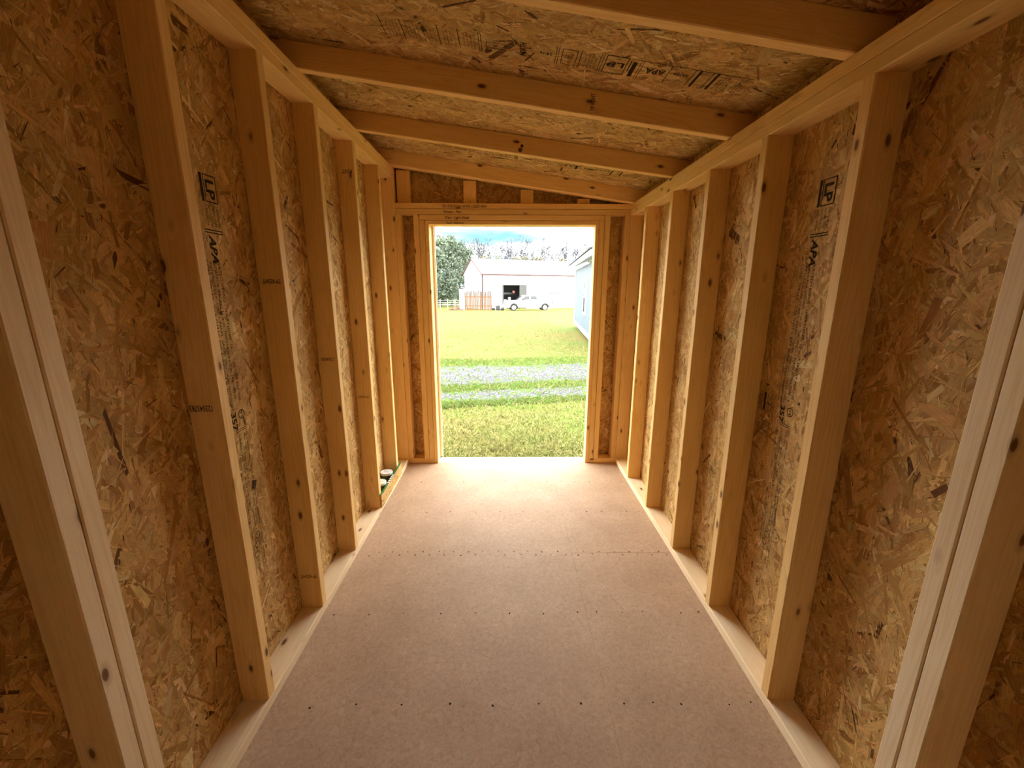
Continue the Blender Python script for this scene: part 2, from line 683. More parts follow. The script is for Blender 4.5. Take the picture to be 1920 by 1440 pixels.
def screws(panel, pts):
    mb = MB()
    for x, y in pts:
        r = rs.uniform(0.11, 0.18)
        mb.lathe([(r * IN, 0.0), (r * IN, 0.012 * IN), (r * 0.6 * IN, 0.018 * IN)], (x * IN, y * IN, 0.0002), n=7)
    mb.build('screw_heads', SCREW, panel, kind='stuff')


ROWS = [11.3, 43.4, 59.2, 91.6, 107.7]
for (x0, x1) in ((-3.9, FS), (FS, W + 3.9)):
    for (y0, y1) in zip(seams, seams[1:]):
        p = floor_panel(x0, x1, y0, y1)
        pts = []
        left = x0 < 0
        for r in ROWS:
            if y0 < r < y1:
                xs = [1.6, 7.4, 13.4, 19.4, 25.3, 31.3, 37.1, 42.9] if left else [46.2, 50.2, 53.9, 60.0, 63.3]
                off = {43.4: 3.7, 91.6: 3.6, 107.7: 5.0}.get(r, 0.0)
                for x in xs:
                    xx = x + (off if left else 0) + rs.uniform(-0.25, 0.25)
                    if x0 + 0.8 < xx < x1 - 0.5 and xx < W - 0.4 and xx > 0.4:
                        pts.append((xx, r + rs.uniform(-0.25, 0.25)))
        for yy, sg in ((y0, 1), (y1, -1)):
            if 20 < yy < 120:
                x = max(x0, 0) + (2.5 if left else 1.0) + (1.6 if sg > 0 else 0)
                while x < min(x1, W) - 0.6:
                    pts.append((x + rs.uniform(-0.2, 0.2), yy + sg * rs.uniform(0.35, 0.7)))
                    x += 3.1
        screws(p, pts)

# ---------------- side walls
LEFT_Y = {3: (43.1, 43.0), 4: (59.1, 58.9), 5: (74.35, 74.25), 6: (91.0, 91.1), 7: (107.1, 107.45)}
RIGHT_Y = {3: (42.65, 43.05), 4: (58.7, 59.1), 5: (74.4, 74.75), 6: (91.1, 90.7), 7: (107.05, 107.2)}


def side_wall(side):
    left = side == 'left'
    zt = ZL if left else ZR
    xi = 0.0 if left else W
    xo = -3.5 if left else W + 3.5
    lo, hi = min(xi, xo), max(xi, xo)
    xs = xo - 1.0 if left else xo + 0.44
    top = ztop(xo) + 3.5
    wall = MB().box(xs * IN, (xs + 0.56) * IN, -20.4 * IN, 124.5 * IN, -6 * IN, (ztop(xs + 0.28) + 4.1) * IN).build('wall_' + side, SIDING)
    tag(wall, 'open stud wall of pale pine with strand board, %s' % ('the taller side' if left else 'the lower side'), 'wall', kind='structure')
    # sheets
    ys = [-20.4, 27.2, 75.2, 124.1]
    sheets = []
    for i, (a, b) in enumerate(zip(ys, ys[1:])):
        a2, b2 = a + 0.03, b - 0.03
        if left:
            sheets.append(osb('osb_panel', wall, (xo, a2, 0.0), (0, 1, 0), (0, 0, 1), b2 - a2, top, 11 + i))
        else:
            sheets.append(osb('osb_panel', wall, (xo, b2, 0.0), (0, -1, 0), (0, 0, 1), b2 - a2, top, 31 + i))
    # plates
    plank('bottom_plate', wall, lo, hi, -20.3, 124.0, 0.02, 1.5, PALE)
    plank('top_plate', wall, lo, hi, -20.3, 71.0 if left else 60.4, zt + 1.52, zt + 3.0)
    plank('top_plate', wall, lo, hi, (71.04 if left else 60.44), 123.9, zt + 1.52, zt + 3.0)
    plank('top_plate', wall, lo, hi, -20.3, 124.0, zt, zt + 1.49)

    def stud(yb, yt, name='stud', mat=None):
        return beam(name, wall, ((xi + xo) / 2, yb + 0.75, 1.5), ((xi + xo) / 2, yt + 0.75, zt), (1, 0, 0), 3.5, 1.5, mat)
    studs = {}
    for k, (yb, yt) in (LEFT_Y if left else RIGHT_Y).items():
        studs[k] = stud(yb, yt)
    stud(120.42, 120.42)
    stud(122.1, 122.1)
    studs['a'] = stud(27.3, 27.3, mat=PALE)
    studs['b'] = stud(25.7, 25.7, mat=PALE)
    stud(10.9, 10.9)
    stud(-5.1, -5.1)
    stud(-20.3, -20.3)
    return wall, sheets, studs


wall_l, sheets_l, studs_l = side_wall('left')
wall_r, sheets_r, studs_r = side_wall('right')

# ---------------- end wall with the door opening
def fq(x0, x1, z0):
    return [(x0 * IN, z0 * IN), (x1 * IN, z0 * IN), (x1 * IN, (ztop(x1) + 4.1) * IN), (x0 * IN, (ztop(x0) + 4.1) * IN)]


wall_f = MB().prism(fq(-4.5, 8.6, -6), 'y', (YO + 0.44) * IN, (YO + 1.0) * IN) \
    .prism(fq(55.7, W + 4.5, -6), 'y', (YO + 0.44) * IN, (YO + 1.0) * IN) \
    .prism(fq(8.6, 55.7, 70.6), 'y', (YO + 0.44) * IN, (YO + 1.0) * IN) \
    .build('wall_front', SIDING)
tag(wall_f, 'end wall of pine framing and strand board around the open doorway', 'wall', kind='structure')
osb('osb_panel', wall_f, (0.0, YO, 0), (1, 0, 0), (0, 0, 1), 9.0, 70.6, 61)
osb('osb_panel', wall_f, (55.4, YO, 0), (1, 0, 0), (0, 0, 1), W - 55.4, 70.6, 62)
osb('osb_panel', wall_f, (0, YO, 70.65), (1, 0, 0), (0, 0, 1), W, ztop(0) + 3.5 - 70.65, 63, rise=-SL * W)
F0, F1 = YE, YE + 3.48
plank('bottom_plate', wall_f, 0.03, 8.05, F0, F1, 0.02, 1.5)
plank('bottom_plate', wall_f, 56.08, W - 0.03, F0, F1, 0.02, 1.5)
head = [plank('top_plate', wall_f, 0.05, W - 0.05, F0, F1, 74.50, 75.9),
        plank('top_plate', wall_f, 0.05, W - 0.05, F0, F1, 73.03, 74.42),
        plank('header', wall_f, 6.66, 57.55, F0, F1, 71.57, 72.95),
        plank('header_jamb', wall_f, 8.2, 56.05, F0 + 0.05, F1 + 1.2, 70.4, 71.48)]
for x0, x1 in ((0.03, 1.53), (4.95, 6.47), (57.64, 59.15), (63.14, W - 0.03)):
    plank('stud', wall_f, x0, x1, F0, F1, 1.5, 73.0)
for x0, x1 in ((6.54, 8.05), (56.07, 57.55)):
    plank('jack_stud', wall_f, x0, x1, F0, F1, 1.5, 71.5)
plank('door_jamb', wall_f, 8.1, 9.15, F0, F1 + 0.4, 0.02, 70.4)
plank('door_jamb', wall_f, 55.1, 56.04, F0, F1 - 0.4, 0.02, 70.4)
plank('door_stop', wall_f, 8.9, 9.75, F1 + 0.55, F1 + 1.1, 0.6, 70.4, PALE, 0.05)
plank('door_casing', wall_f, 7.2, 9.95, F1 + 1.18, F1 + 1.95, -4, 72.0, PALE, 0.05)
plank('door_casing', wall_f, 56.2, 59.6, F1 + 1.0, F1 + 1.75, -4, 72.0, PALE, 0.05)
thr = plank('threshold', wall_f, 9.2, 55.05, 121.0, 125.0, -0.55, 0.06, flat('white_threshold', (0.80, 0.79, 0.77), 0.5), 0.05)
mb = MB()
for x in (14.5, 28.2, 47.2):
    mb.lathe([(0.10 * IN, 0), (0.10 * IN, 0.02 * IN)], (x * IN, 122.4 * IN, 0.062 * IN), n=8)
mb.build('screw_heads', SCREW, thr, kind='stuff')
# gable studs on the flat under the end rafters
for x0, x1 in ((0.6, 4.15), (18.7, 22.2), (34.35, 37.9), (50.0, 53.45)):
    xc = (x0 + x1) / 2
    plank('gable_stud', wall_f, x0, x1, 121.95, 123.45, 75.9, ztop(x1) - 0.02)

# ---------------- wall behind the camera
wall_b = MB().prism(fq(-4.5, W + 4.5, -6), 'y', -21.4 * IN, -20.9 * IN).build('wall_back', SIDING)
tag(wall_b, 'closed rear end wall of the shed, strand board on studs', 'wall', kind='structure')
osb('osb_panel', wall_b, (W, -20.45, 0), (-1, 0, 0), (0, 0, 1), W, ztop(W) + 3.5, 71, rise=SL * W)
plank('bottom_plate', wall_b, 0.05, W - 0.05, -20.3, -16.8, 0.02, 1.5)
plank('top_plate', wall_b, 0.05, W - 0.05, -20.3, -16.8, 73, 74.5)
for x in (0.1, 15.3, 31.3, 47.3, 63.0):
    plank('stud', wall_b, x, x + 1.5, -20.3, -16.8, 1.5, 73.0)

# ---------------- roof
z0, z1 = ztop(-9), ztop(W + 9)
ceil = MB().prism([(-9 * IN, (z0 + 4.05) * IN), ((W + 9) * IN, (z1 + 4.05) * IN), ((W + 9) * IN, (z1 + 5.0) * IN), (-9 * IN, (z0 + 5.0) * IN)],
                  'y', -24 * IN, 129 * IN).build('ceiling', flat('roof_metal', (0.30, 0.30, 0.30), 0.5))
tag(ceil, 'sloping strand board roof deck on pine rafters', 'ceiling', kind='structure')
sl = Vector((1, 0, -SL)).normalized()
ln = (W + 16) / sl.x
roof_sheets = []
for i, (a, b) in enumerate(((-20.4, 27.4), (27.4, 75.4), (75.4, 128.5))):
    roof_sheets.append(osb('osb_panel', ceil, (-8 + ln * sl.x, a + 0.04, ztop(-8) + 3.53 + ln * sl.z), (-sl.x, 0, -sl.z), (0, 1, 0), ln, b - a - 0.08, 81 + i, strand=0.0, spread=0.7))
RAFT = [(-1.0, -1.0), (22.6, 22.6), (46.3, 46.15), (70.1, 69.3), (94.2, 92.1), (118.75, 118.95), (120.33, 120.5)]
rafters = []
for ya, yb in RAFT:
    xa, xb = (-6.0, W + 6.0)
    sy = (yb - ya) / W
    rafters.append(beam('rafter', ceil, (xa, ya + sy * xa + 0.75, ztop(xa) + 1.75), (xb, yb + sy * (xb - W) + 0.75, ztop(xb) + 1.75), (0, 1, 0), 1.5, 3.5))

# ---------------- print on the boards
DOWN, UPZ = (0, 0, -1), (0, 0, 1)


def wall_stamp(parent, o, d, up, extra=False):
    s = Stamp(o, d, up)
    # maker's mark in a box with a bar
    s.frame(0.0, 3.0, 0.2, 2.3, 0.12)
    s.text('LP', 0.45, 0.55, 1.9, width=2.2, fat=0.03)
    s.rect(0.0, 3.0, -0.35, 0.05)
    for k, t in enumerate(('LOUISIANA', 'PACIFIC CORP', 'NASHVILLE TN', 'MADE IN USA')):
        s.text(t, 3.3, 1.75 - 0.62 * k, 0.46, width=2.3)
    s.rect(6.0, 6.12, -0.7, 2.3)
    s.rect(6.3, 6.42, -0.7, 2.3)
    s.text('APA', 6.7, -0.15, 1.45, width=3.1, shear=0.25, fat=0.035)
    s.text('RATED SIDING - SHEATHING  16oc  7/16 CAT PRP-108', 9.6, 0.62, 0.62, width=17.0)
    s.text('SIZED FOR SPACING 16 in. oc  THICKNESS 0.418 IN. HUD-UM-40', 9.7, -0.12, 0.58, width=16.5)
    s.text('EXTERIOR EXPOSURE 1  PANEL  GRADE', 9.7, -0.75, 0.52, width=11)
    s.text('CONC 11826-L   CSA O437.0  EXT BOND O-1', 9.4, -1.45, 0.66, width=14.0)
    for k, t in enumerate(('STRUCTURAL 1 RATED PANELS', 'THIS SIDE DOWN STRENGTH AXIS', 'ORIENTATION VERTICAL SURFACE')):
        s.text(t, 21.0, -0.9 - 0.6 * k + (0.0), 0.5, width=6.5)
    s.text('357', 27.8, -1.2, 1.25, width=2.4, fat=0.03)
    s.ring(28.4, 0.75, 0.62, 0.12)
    s.text('M', 28.05, 0.5, 0.6, width=0.7)
    s.rect(30.2, 30.28, -0.9, 1.3)
    s.rect(30.45, 30.53, -0.9, 1.3)
    r = random.Random(3)
    words = ['FRAMING', 'MEMBERS', 'CONFORMS', 'TO', 'PS2-18', 'MUST BE', 'SPACED', 'NOT', 'OVER', '16 IN', 'O.C.', 'INSTALL', 'PER', 'CODE', 'WALL', 'PANEL', 'EDGES', '1/8', 'GAP', 'NAIL', 'ESR-2586']
    for k in range(6):
        x = 30.9
        while x < 50.5 - (k % 3) * 1.2:
            t = r.choice(words)
            wd = 0.34 * len(t)
            if r.random() < 0.86:
                s.text(t, x, 0.95 - 0.47 * k + r.uniform(-0.03, 0.03), 0.42, width=wd)
            x += wd + 0.28
    for k in range(3):
        s.ring(45.6 + k * 1.3, 0.3 - 0.3 * k, 0.5, 0.07, 14)
    if extra:
        for k in range(7):
            s.text('CAL FIRE SFM', 27.0 + (k % 2) * 0.3, -3.4 - 0.42 * k, 0.38, width=2.6)
        for k in range(7):
            s.text('CLASS A', 30.6, -3.2 - 0.42 * k, 0.38, width=2.8)
        s.rect(27.0, 29.6, -4.9, -4.55)
    return s.build('ink_stamp', parent)


wall_stamp(sheets_l[1], (-3.5, 50.6, 66.0), DOWN, (0, 1, 0))
wall_stamp(sheets_r[1], (W + 3.5, 52.6, 66.0), DOWN, (0, -1, 0), True)


def roof_stamp(parent, x0, x1, yc, scale=1.0):
    """printed band across the roof sheet, read from the far side"""
    o = Vector((x1, yc, ztop(x1) + 3.53))
    s = Stamp(o, (-sl.x, 0, -sl.z), (0, 1, 0))
    r = random.Random(int(yc))
    L = x1 - x0
    h = 4.2 * scale
    s.rect(0.5, L * 0.30, -h / 2, -h / 2 + 0.10)
    x = 0.6
    seq = ['code', 'code', 'bar', 'tick', 'gap', 'bar', 'tick', 'word', 'line', 'APA', 'lines', 'block', 'LP', 'lines', 'code', 'line', '+47', 'lines', '24/16', 'gap', 'NORTH', 'gap', 'box A', 'lines', 'code', 'line', 'code', 'line', 'code', 'code', 'line', 'code', 'line']
    for q in seq:
        if x > L - 2:
            break
        if q == 'bar':
            s.rect(x, x + 0.32, -h / 2, h / 2)
            x += 0.8
        elif q in ('line', 'tick'):
            s.rect(x, x + 0.10, -h / 2, h / 2)
            x += 0.5
        elif q == 'lines':
            s.rect(x, x + 0.08, -h / 2, h / 2)
            s.rect(x + 0.3, x + 0.38, -h / 2, h / 2)
            x += 0.8
        elif q == 'gap':
            x += 1.0
        elif q == 'block':
            s.rect(x, x + 0.55, -h * 0.35, h / 2)
            s.rect(x + 0.75, x + 0.9, -h * 0.4, h * 0.2)
            x += 1.4
        elif q == 'box A':
            s.frame(x, x + 2.6, -0.4, 0.9, 0.10)
            s.text('A', x + 1.0, -0.1, 0.95, width=0.65)
            x += 3.2
        elif q == '+47':
            s.frame(x, x + 2.0, -h * 0.42, h * 0.42, 0.09)
            s.text('+47', x + 0.45, -0.5, 1.2, width=1.2)
            x += 2.4
        elif q in ('LP', 'APA', '24/16', 'word'):
            t = 'RATED' if q == 'word' else q
            wd = {'LP': 2.4, 'APA': 2.6, '24/16': 1.7, 'word': 2.0}[q]
            if q == 'LP':
                s.frame(x - 0.2, x + wd + 0.3, -h / 2, h / 2, 0.11)
            s.text(t, x, -0.7 if q != '24/16' else -0.3, 1.7 if q in ('LP', 'APA') else 0.9, width=wd, fat=0.02)
            x += wd + 0.6
        elif q == 'NORTH':
            st = Stamp(s.o + s.d * (x + 0.2) + s.u * 1.4, -s.u, s.d, 0.0)
            st.text('NORTH', 0, 0, 1.2, width=2.9, fat=0.02)
            k = len(s.v)
            s.v += st.v
            s.f += [tuple(i + k for i in fc) for fc in st.f]
            x += 1.9
        else:
            # columns of small code, turned a quarter
            for c in range(4):
                st = Stamp(s.o + s.d * (x + 0.45 * c) + s.u * (h * 0.42), -s.u, s.d, 0.0)
                st.text(r.choice(['PS2-18 EXP 1', 'SHEATHING SPAN', 'CSA O325 2R24', 'THICKNESS 0.418', '15/32 CAT 1R24']), 0, 0, 0.36, width=h * r.uniform(0.6, 0.85))
                k = len(s.v)
                s.v += st.v
                s.f += [tuple(i + k for i in fc) for fc in st.f]
            x += 2.1
    return s.build('ink_stamp', parent, INK)


roof_stamp(roof_sheets[1], 6.0, 63.0, 62.4)
roof_stamp(roof_sheets[2], 3.0, 63.0, 108.3, 0.85)


def face_stamp(stud, t, x, y, z, size, width, flip=True, mat=None, shear=0.0):
    d, u = ((-1, 0, 0), (0, 0, -1)) if flip else ((1, 0, 0), (0, 0, 1))
    # face looks towards -Y
    s = Stamp((x, y, z), d, u, lift=0.02)
    s.text(t, 0, 0, size, width=width, shear=shear, fat=0.012)
    # baked in the board's own frame
    inv = stud.matrix_local.inverted()
    o = s.build('lumber_stamp', None, mat or FADEINK)
    o.data.transform(inv)
    o.parent = stud
    return o


face_stamp(studs_l[3], '123543783', -0.75, 43.0, 41.1, 0.95, 2.55)
face_stamp(studs_l[4], 'TP KDHT', -0.35, 58.9, 54.6, 0.85, 2.5)
face_stamp(studs_l[4], 'TP KDHT', -0.3, 59.05, 7.7, 0.85, 2.7)
face_stamp(studs_l[5], '123543083', -0.5, 74.25, 41.1, 0.85, 2.4)
face_stamp(studs_l[6], 'TP KDHT', -0.6, 91.0, 29.6, 0.8, 2.5)
face_stamp(studs_l[6], 'POST', -0.4, 91.05, 76.6, 1.0, 2.2, mat=INK, shear=0.2)


def rafter_mark(raf, t, x, y, z, size, width):
    s = Stamp((x, y, z), (0, 0, 1), (-1, 0, 0), lift=0.03)
    s.text(t, 0, 0, size, width=width)
    o = s.build('lumber_stamp', None, INK)
    o.data.transform(raf.matrix_local.inverted())
    o.parent = raf


rafter_mark(rafters[3], 'TP KDHT', 43.9, 69.52, 79.4, 0.9, 2.3)
# dark knot hole on the third rafter
kn = MB().lathe([(0.42 * IN, 0), (0.42 * IN, 0.03 * IN)], (0, 0, 0), n=9, axis='y').lathe([(0.3 * IN, 0), (0.3 * IN, 0.03 * IN)], (0.35 * IN, 0, 0.75 * IN), n=9, axis='y')
ko = kn.build('knot', FADEINK)
ko.data.transform(rafters[4].matrix_local.inverted() @ Matrix.Translation((33.4 * IN, 93.02 * IN, 80.95 * IN)))
ko.parent = rafters[4]

# marker handwriting on the four boards over the door
HW = [(head[0], 'P3-1715-513621-DW2-122225-NH3', 13.0, 74.75, 0.95, 12.1),
      (head[1], 'Primary - Pine', 13.3, 73.35, 0.95, 4.8),
      (head[2], 'Trim - Light Khaki', 13.6, 71.85, 0.95, 6.7),
      (head[3], 'Roof - Oakmoor', 14.0, 70.62, 0.75, 4.9)]
for bd, t, x, z, sz, wd in HW:
    s = Stamp((x, YE, z), (1, 0, 0), (0, 0, 1), lift=0.04)
    s.text(t, 0, 0, sz, width=wd, shear=0.22, fat=0.02)
    o = s.build('handwriting', None, INK)
    o.data.transform(bd.matrix_local.inverted())
    o.parent = bd

# ---------------- strand board strip across two studs, two small cans behind it
strip = empty('board_strip', (0.24 * IN, 91.0 * IN, 1.5 * IN))
tag(strip, 'narrow strand board offcut with green painted edge across the lower left studs', 'board')
bd = osb('strip_board', strip, (0.46 - 0.24, 0, 0.02), (0, 1, 0), (0, 0, 1), 19.2, 3.25, 91, strand=0.0)
GREEN = flat('green_edge_paint', (0.012, 0.16, 0.035), 0.5)
WHITE = flat('white_print', (0.82, 0.82, 0.80), 0.6)
MB().box(-0.22 * IN, 0.26 * IN, 0, 19.2 * IN, 3.28 * IN, 3.36 * IN).build('green_edge', GREEN, strip)
mb = MB()
for k in range(5):
    mb.box(-0.225 * IN, 0.27 * IN, (6.4 + k * 1.05) * IN, (6.95 + k * 1.05) * IN, 3.36 * IN, 3.375 * IN)
mb.build('white_print', WHITE, strip)
CANBODY = flat('dark_can_label', (0.07, 0.10, 0.06), 0.4)
LID = flat('white_lid', (0.80, 0.80, 0.78), 0.4)


def can(x, y, label, words):
    r = empty('paint_can', (x * IN, y * IN, 1.5 * IN))
    tag(r, label, 'can')
    MB().lathe([(1.45 * IN, 0), (1.5 * IN, 0.08 * IN), (1.5 * IN, 3.2 * IN)], (0, 0, 0), n=32).build('body', CANBODY, r, smooth=False)
    MB().lathe([(1.56 * IN, 3.2 * IN), (1.6 * IN, 3.25 * IN), (1.6 * IN, 3.75 * IN), (1.54 * IN, 3.82 * IN), (1.3 * IN, 3.84 * IN), (1.27 * IN, 3.78 * IN)], (0, 0, 0), n=32).build('lid', LID, r)
    s = Stamp((0, 0, 3.79), (0.9, -0.3, 0), (0.3, 0.9, 0), lift=0.01)
    for k, t in enumerate(words):
        s.text(t, -0.9 + 0.15 * k, 0.25 - 0.55 * k, 0.5, width=1.6, shear=0.2)
    s.build('lid_writing', r, FADEINK)


can(-1.72, 103.1, 'white-lidded dark paint can behind the green-edged strip, nearer the doorway', ['Curry', 'Pine'])
can(-1.72, 97.2, 'white-lidded dark paint can behind the green-edged strip, farther from the doorway', ['Trim'])

# ================================================================ OUTSIDE
EX, EZ = 30.928 * IN, 53.53 * IN


def gz(x, y):
    """height of the ground"""
    if y < 20:
        z = -0.40
    elif y < 56:
        z = -0.40 - (y - 20) / 36 * 1.14
    else:
        z = -1.54 - min(1.0, (y - 56) / 20) * 0.2
    return z + 0.03 * math.sin(x * 0.7 + y * 0.31) * min(1, max(0, (y - 4) / 6))


def track_masks(n, l):
    """node outputs: 1 on gravel, 0 on grass; plus green verge amount"""
    geo = n.new('ShaderNodeNewGeometry')
    sep = n.new('ShaderNodeSeparateXYZ')
    l.new(geo.outputs['Position'], sep.inputs[0])
    return geo, sep


def ground_mat():
    m, n, l, b = new_mat('lawn_and_gravel')
    b.inputs['Roughness'].default_value = 0.9
    b.inputs['Specular IOR Level'].default_value = 0.1
    geo, sep = track_masks(n, l)

    def noise(scale, detail=4, vec=None, rough=0.6):
        z = n.new('ShaderNodeTexNoise')
        z.inputs['Scale'].default_value = scale
        z.inputs['Detail'].default_value = detail
        z.inputs['Roughness'].default_value = rough
        l.new(vec or geo.outputs['Position'], z.inputs['Vector'])
        return z.outputs['Fac']
    fine = noise(28, 5)
    mid = noise(2.0, 5)
    big = noise(0.35, 4)
    # dry to green
    r1 = ramp(n, [(0.28, (0.045, 0.050, 0.008)), (0.42, (0.105, 0.103, 0.025)), (0.60, (0.145, 0.134, 0.042)), (0.8, (0.18, 0.158, 0.075))])
    l.new(fine, r1.inputs['Fac'])
    r2 = ramp(n, [(0.35, (0.75, 1.05, 0.6)), (0.55, (1.0, 1.0, 1.0)), (0.72, (1.12, 0.98, 0.95))])
    l.new(mid, r2.inputs['Fac'])
    r3 = ramp(n, [(0.38, (0.85, 1.05, 0.8)), (0.62, (1.1, 0.93, 0.98))])
    l.new(big, r3.inputs['Fac'])
    m1 = n.new('ShaderNodeVectorMath')
    m1.operation = 'MULTIPLY'
    l.new(r1.outputs['Color'], m1.inputs[0])
    l.new(r2.outputs['Color'], m1.inputs[1])
    m2 = n.new('ShaderNodeVectorMath')
    m2.operation = 'MULTIPLY'
    l.new(m1.outputs[0], m2.inputs[0])
    l.new(r3.outputs['Color'], m2.inputs[1])
    # distance across the drive, with a wobble
    wob = mathn(n, 'MULTIPLY_ADD', b=1.3)
    wob.inputs[2].default_value = -0.65
    l.new(noise(0.9, 4), wob.inputs[0])
    skew = mathn(n, 'MULTIPLY_ADD', b=-0.22)
    l.new(sep.outputs['X'], skew.inputs[0])
    l.new(sep.outputs['Y'], skew.inputs[2])
    yy = mathn(n, 'ADD')
    l.new(skew.outputs[0], yy.inputs[0])
    l.new(wob.outputs[0], yy.inputs[1])

    def band(c, hw, soft):
        s = mathn(n, 'SUBTRACT', b=c)
        l.new(yy.outputs[0], s.inputs[0])
        a = mathn(n, 'ABSOLUTE')
        l.new(s.outputs[0], a.inputs[0])
        mr = n.new('ShaderNodeMapRange')
        mr.interpolation_type = 'SMOOTHSTEP'
        mr.inputs['From Min'].default_value = hw + soft
        mr.inputs['From Max'].default_value = hw - soft
        l.new(a.outputs[0], mr.inputs['Value'])
        return mr.outputs[0]
    verge = band(8.1, 2.15, 0.35)
    t1 = band(8.35, 0.92, 0.22)
    t2 = band(6.55, 0.28, 0.2)
    gm = mathn(n, 'MAXIMUM')
    l.new(t1, gm.inputs[0])
    l.new(t2, gm.inputs[1])
    # scattered grass in the gravel
    pt = n.new('ShaderNodeMapRange')
    pt.inputs['From Min'].default_value = 0.60
    pt.inputs['From Max'].default_value = 0.50
    l.new(noise(3.1, 5), pt.inputs['Value'])
    gm2 = mathn(n, 'MULTIPLY')
    l.new(gm.outputs[0], gm2.inputs[0])
    l.new(pt.outputs[0], gm2.inputs[1])
    green = ramp(n, [(0.3, (0.045, 0.09, 0.006)), (0.7, (0.10, 0.15, 0.018))])
    l.new(fine, green.inputs['Fac'])
    mg = n.new('ShaderNodeMix')
    mg.data_type = 'RGBA'
    l.new(verge, mg.inputs[0])
    l.new(m2.outputs[0], mg.inputs[6])
    l.new(green.outputs['Color'], mg.inputs[7])
    grav = ramp(n, [(0.30, (0.04, 0.04, 0.044)), (0.5, (0.085, 0.085, 0.092)), (0.7, (0.12, 0.12, 0.128))])
    l.new(noise(60, 4), grav.inputs['Fac'])
    mv = n.new('ShaderNodeMix')
    mv.data_type = 'RGBA'
    l.new(gm2.outputs[0], mv.inputs[0])
    l.new(mg.outputs[2], mv.inputs[6])
    l.new(grav.outputs['Color'], mv.inputs[7])
    l.new(mv.outputs[2], b.inputs['Base Color'])
    bp = n.new('ShaderNodeBump')
    bp.inputs['Strength'].default_value = 0.9
    bp.inputs['Distance'].default_value = 0.05
    l.new(fine, bp.inputs['Height'])
    l.new(bp.outputs['Normal'], b.inputs['Normal'])
    return m


GROUND = ground_mat()
gx = [-140, -80, -50, -30, -20] + [-14 + 0.8 * k for k in range(36)] + [18, 24, 34, 50, 80, 140]
gy = [-60, -30, -10, -3, 0.0, 2.0] + [3.0 + 0.5 * k for k in range(40)] + [24 + 2 * k for k in range(28)] + [84, 95, 110, 130, 170]
gv = [(x, y, gz(x, y)) for y in gy for x in gx]
gf = []
nx = len(gx)
for j in range(len(gy) - 1):
    for i in range(nx - 1):
        gf.append((j * nx + i, j * nx + i + 1, (j + 1) * nx + i + 1, (j + 1) * nx + i))
ground = mesh_obj('ground', gv, gf, GROUND, smooth=True)
tag(ground, 'patchy dry and green lawn crossed by a gravel drive', 'ground', kind='structure')

# grass blades near the doorway
rng = np.random.default_rng(7)


def drive_y(x, y):
    return y - 0.22 * x


def blades(name, n, y0, y1, cols, hmin, hmax, width, cond=None, tail=2.2):
    d = rng.uniform(0, 1, n)
    y = y0 + (y1 - y0) * d ** tail
    half = 0.25 * (y + 1.0)
    x = EX + rng.uniform(-1, 1, n) * half
    if cond is not None:
        k = cond(x, y)
        x, y = x[k], y[k]
        n = len(x)
    z = np.array([gz(a, b) for a, b in zip(x, y)])
    h = rng.uniform(hmin, hmax, n)
    an = rng.uniform(0, math.tau, n)
    le = rng.uniform(0.2, 1.4, n) * h
    la = rng.uniform(0, math.tau, n)
    V = np.zeros((n, 4, 3))
    V[:, 0] = np.stack([x - np.cos(an) * width, y - np.sin(an) * width, z - 0.01], 1)
    V[:, 1] = np.stack([x + np.cos(an) * width, y + np.sin(an) * width, z - 0.01], 1)
    mx, my = x + np.cos(la) * le * 0.35, y + np.sin(la) * le * 0.35
    V[:, 2] = np.stack([mx + np.cos(an) * width * 0.7, my + np.sin(an) * width * 0.7, z + h * 0.7], 1)
    V[:, 3] = np.stack([x + np.cos(la) * le, y + np.sin(la) * le, z + h], 1)
    idx = np.arange(n) * 4
    F = np.concatenate([np.stack([idx, idx + 1, idx + 2], 1), np.stack([idx, idx + 2, idx + 3], 1)])
    me = bpy.data.meshes.new(name)
    me.from_pydata(V.reshape(-1, 3).tolist(), [], F.tolist())
    for c in cols:
        me.materials.append(c)
    mi = rng.integers(0, len(cols), n)
    me.polygons.foreach_set('material_index', np.concatenate([mi, mi]).astype(np.int32))
    me.update()
    o = bpy.data.objects.new(name, me)
    COL.objects.link(o)
    return o


GR = [flat('grass_straw', (0.26, 0.235, 0.095), 0.8, var=0.2), flat('grass_dry', (0.20, 0.20, 0.05), 0.8, var=0.2),
      flat('grass_olive', (0.10, 0.115, 0.02), 0.8, var=0.2), flat('grass_green', (0.075, 0.14, 0.012), 0.8, var=0.2)]


def off_gravel(x, y):
    t = drive_y(x, y)
    return ~((np.abs(t - 8.35) < 0.95) | (np.abs(t - 6.55) < 0.35))


g = blades('lawn_grass', 70000, 3.4, 50.0, GR[:3], 0.015, 0.05, 0.004, lambda x, y: off_gravel(x, y) & ((x < EX + 2.35) | (y < 10.8)), tail=3.6)
tag(g, 'short dry and green grass blades of the lawn', 'grass', kind='stuff')
g = blades('verge_grass', 26000, 5.8, 11.0, GR[2:], 0.02, 0.07, 0.005,
           lambda x, y: (np.abs(drive_y(x, y) - 8.1) < 2.2) & (off_gravel(x, y) | (rng.uniform(0, 1, len(x)) < 0.12)))
tag(g, 'bright green grass growing along the gravel drive', 'grass', kind='stuff')
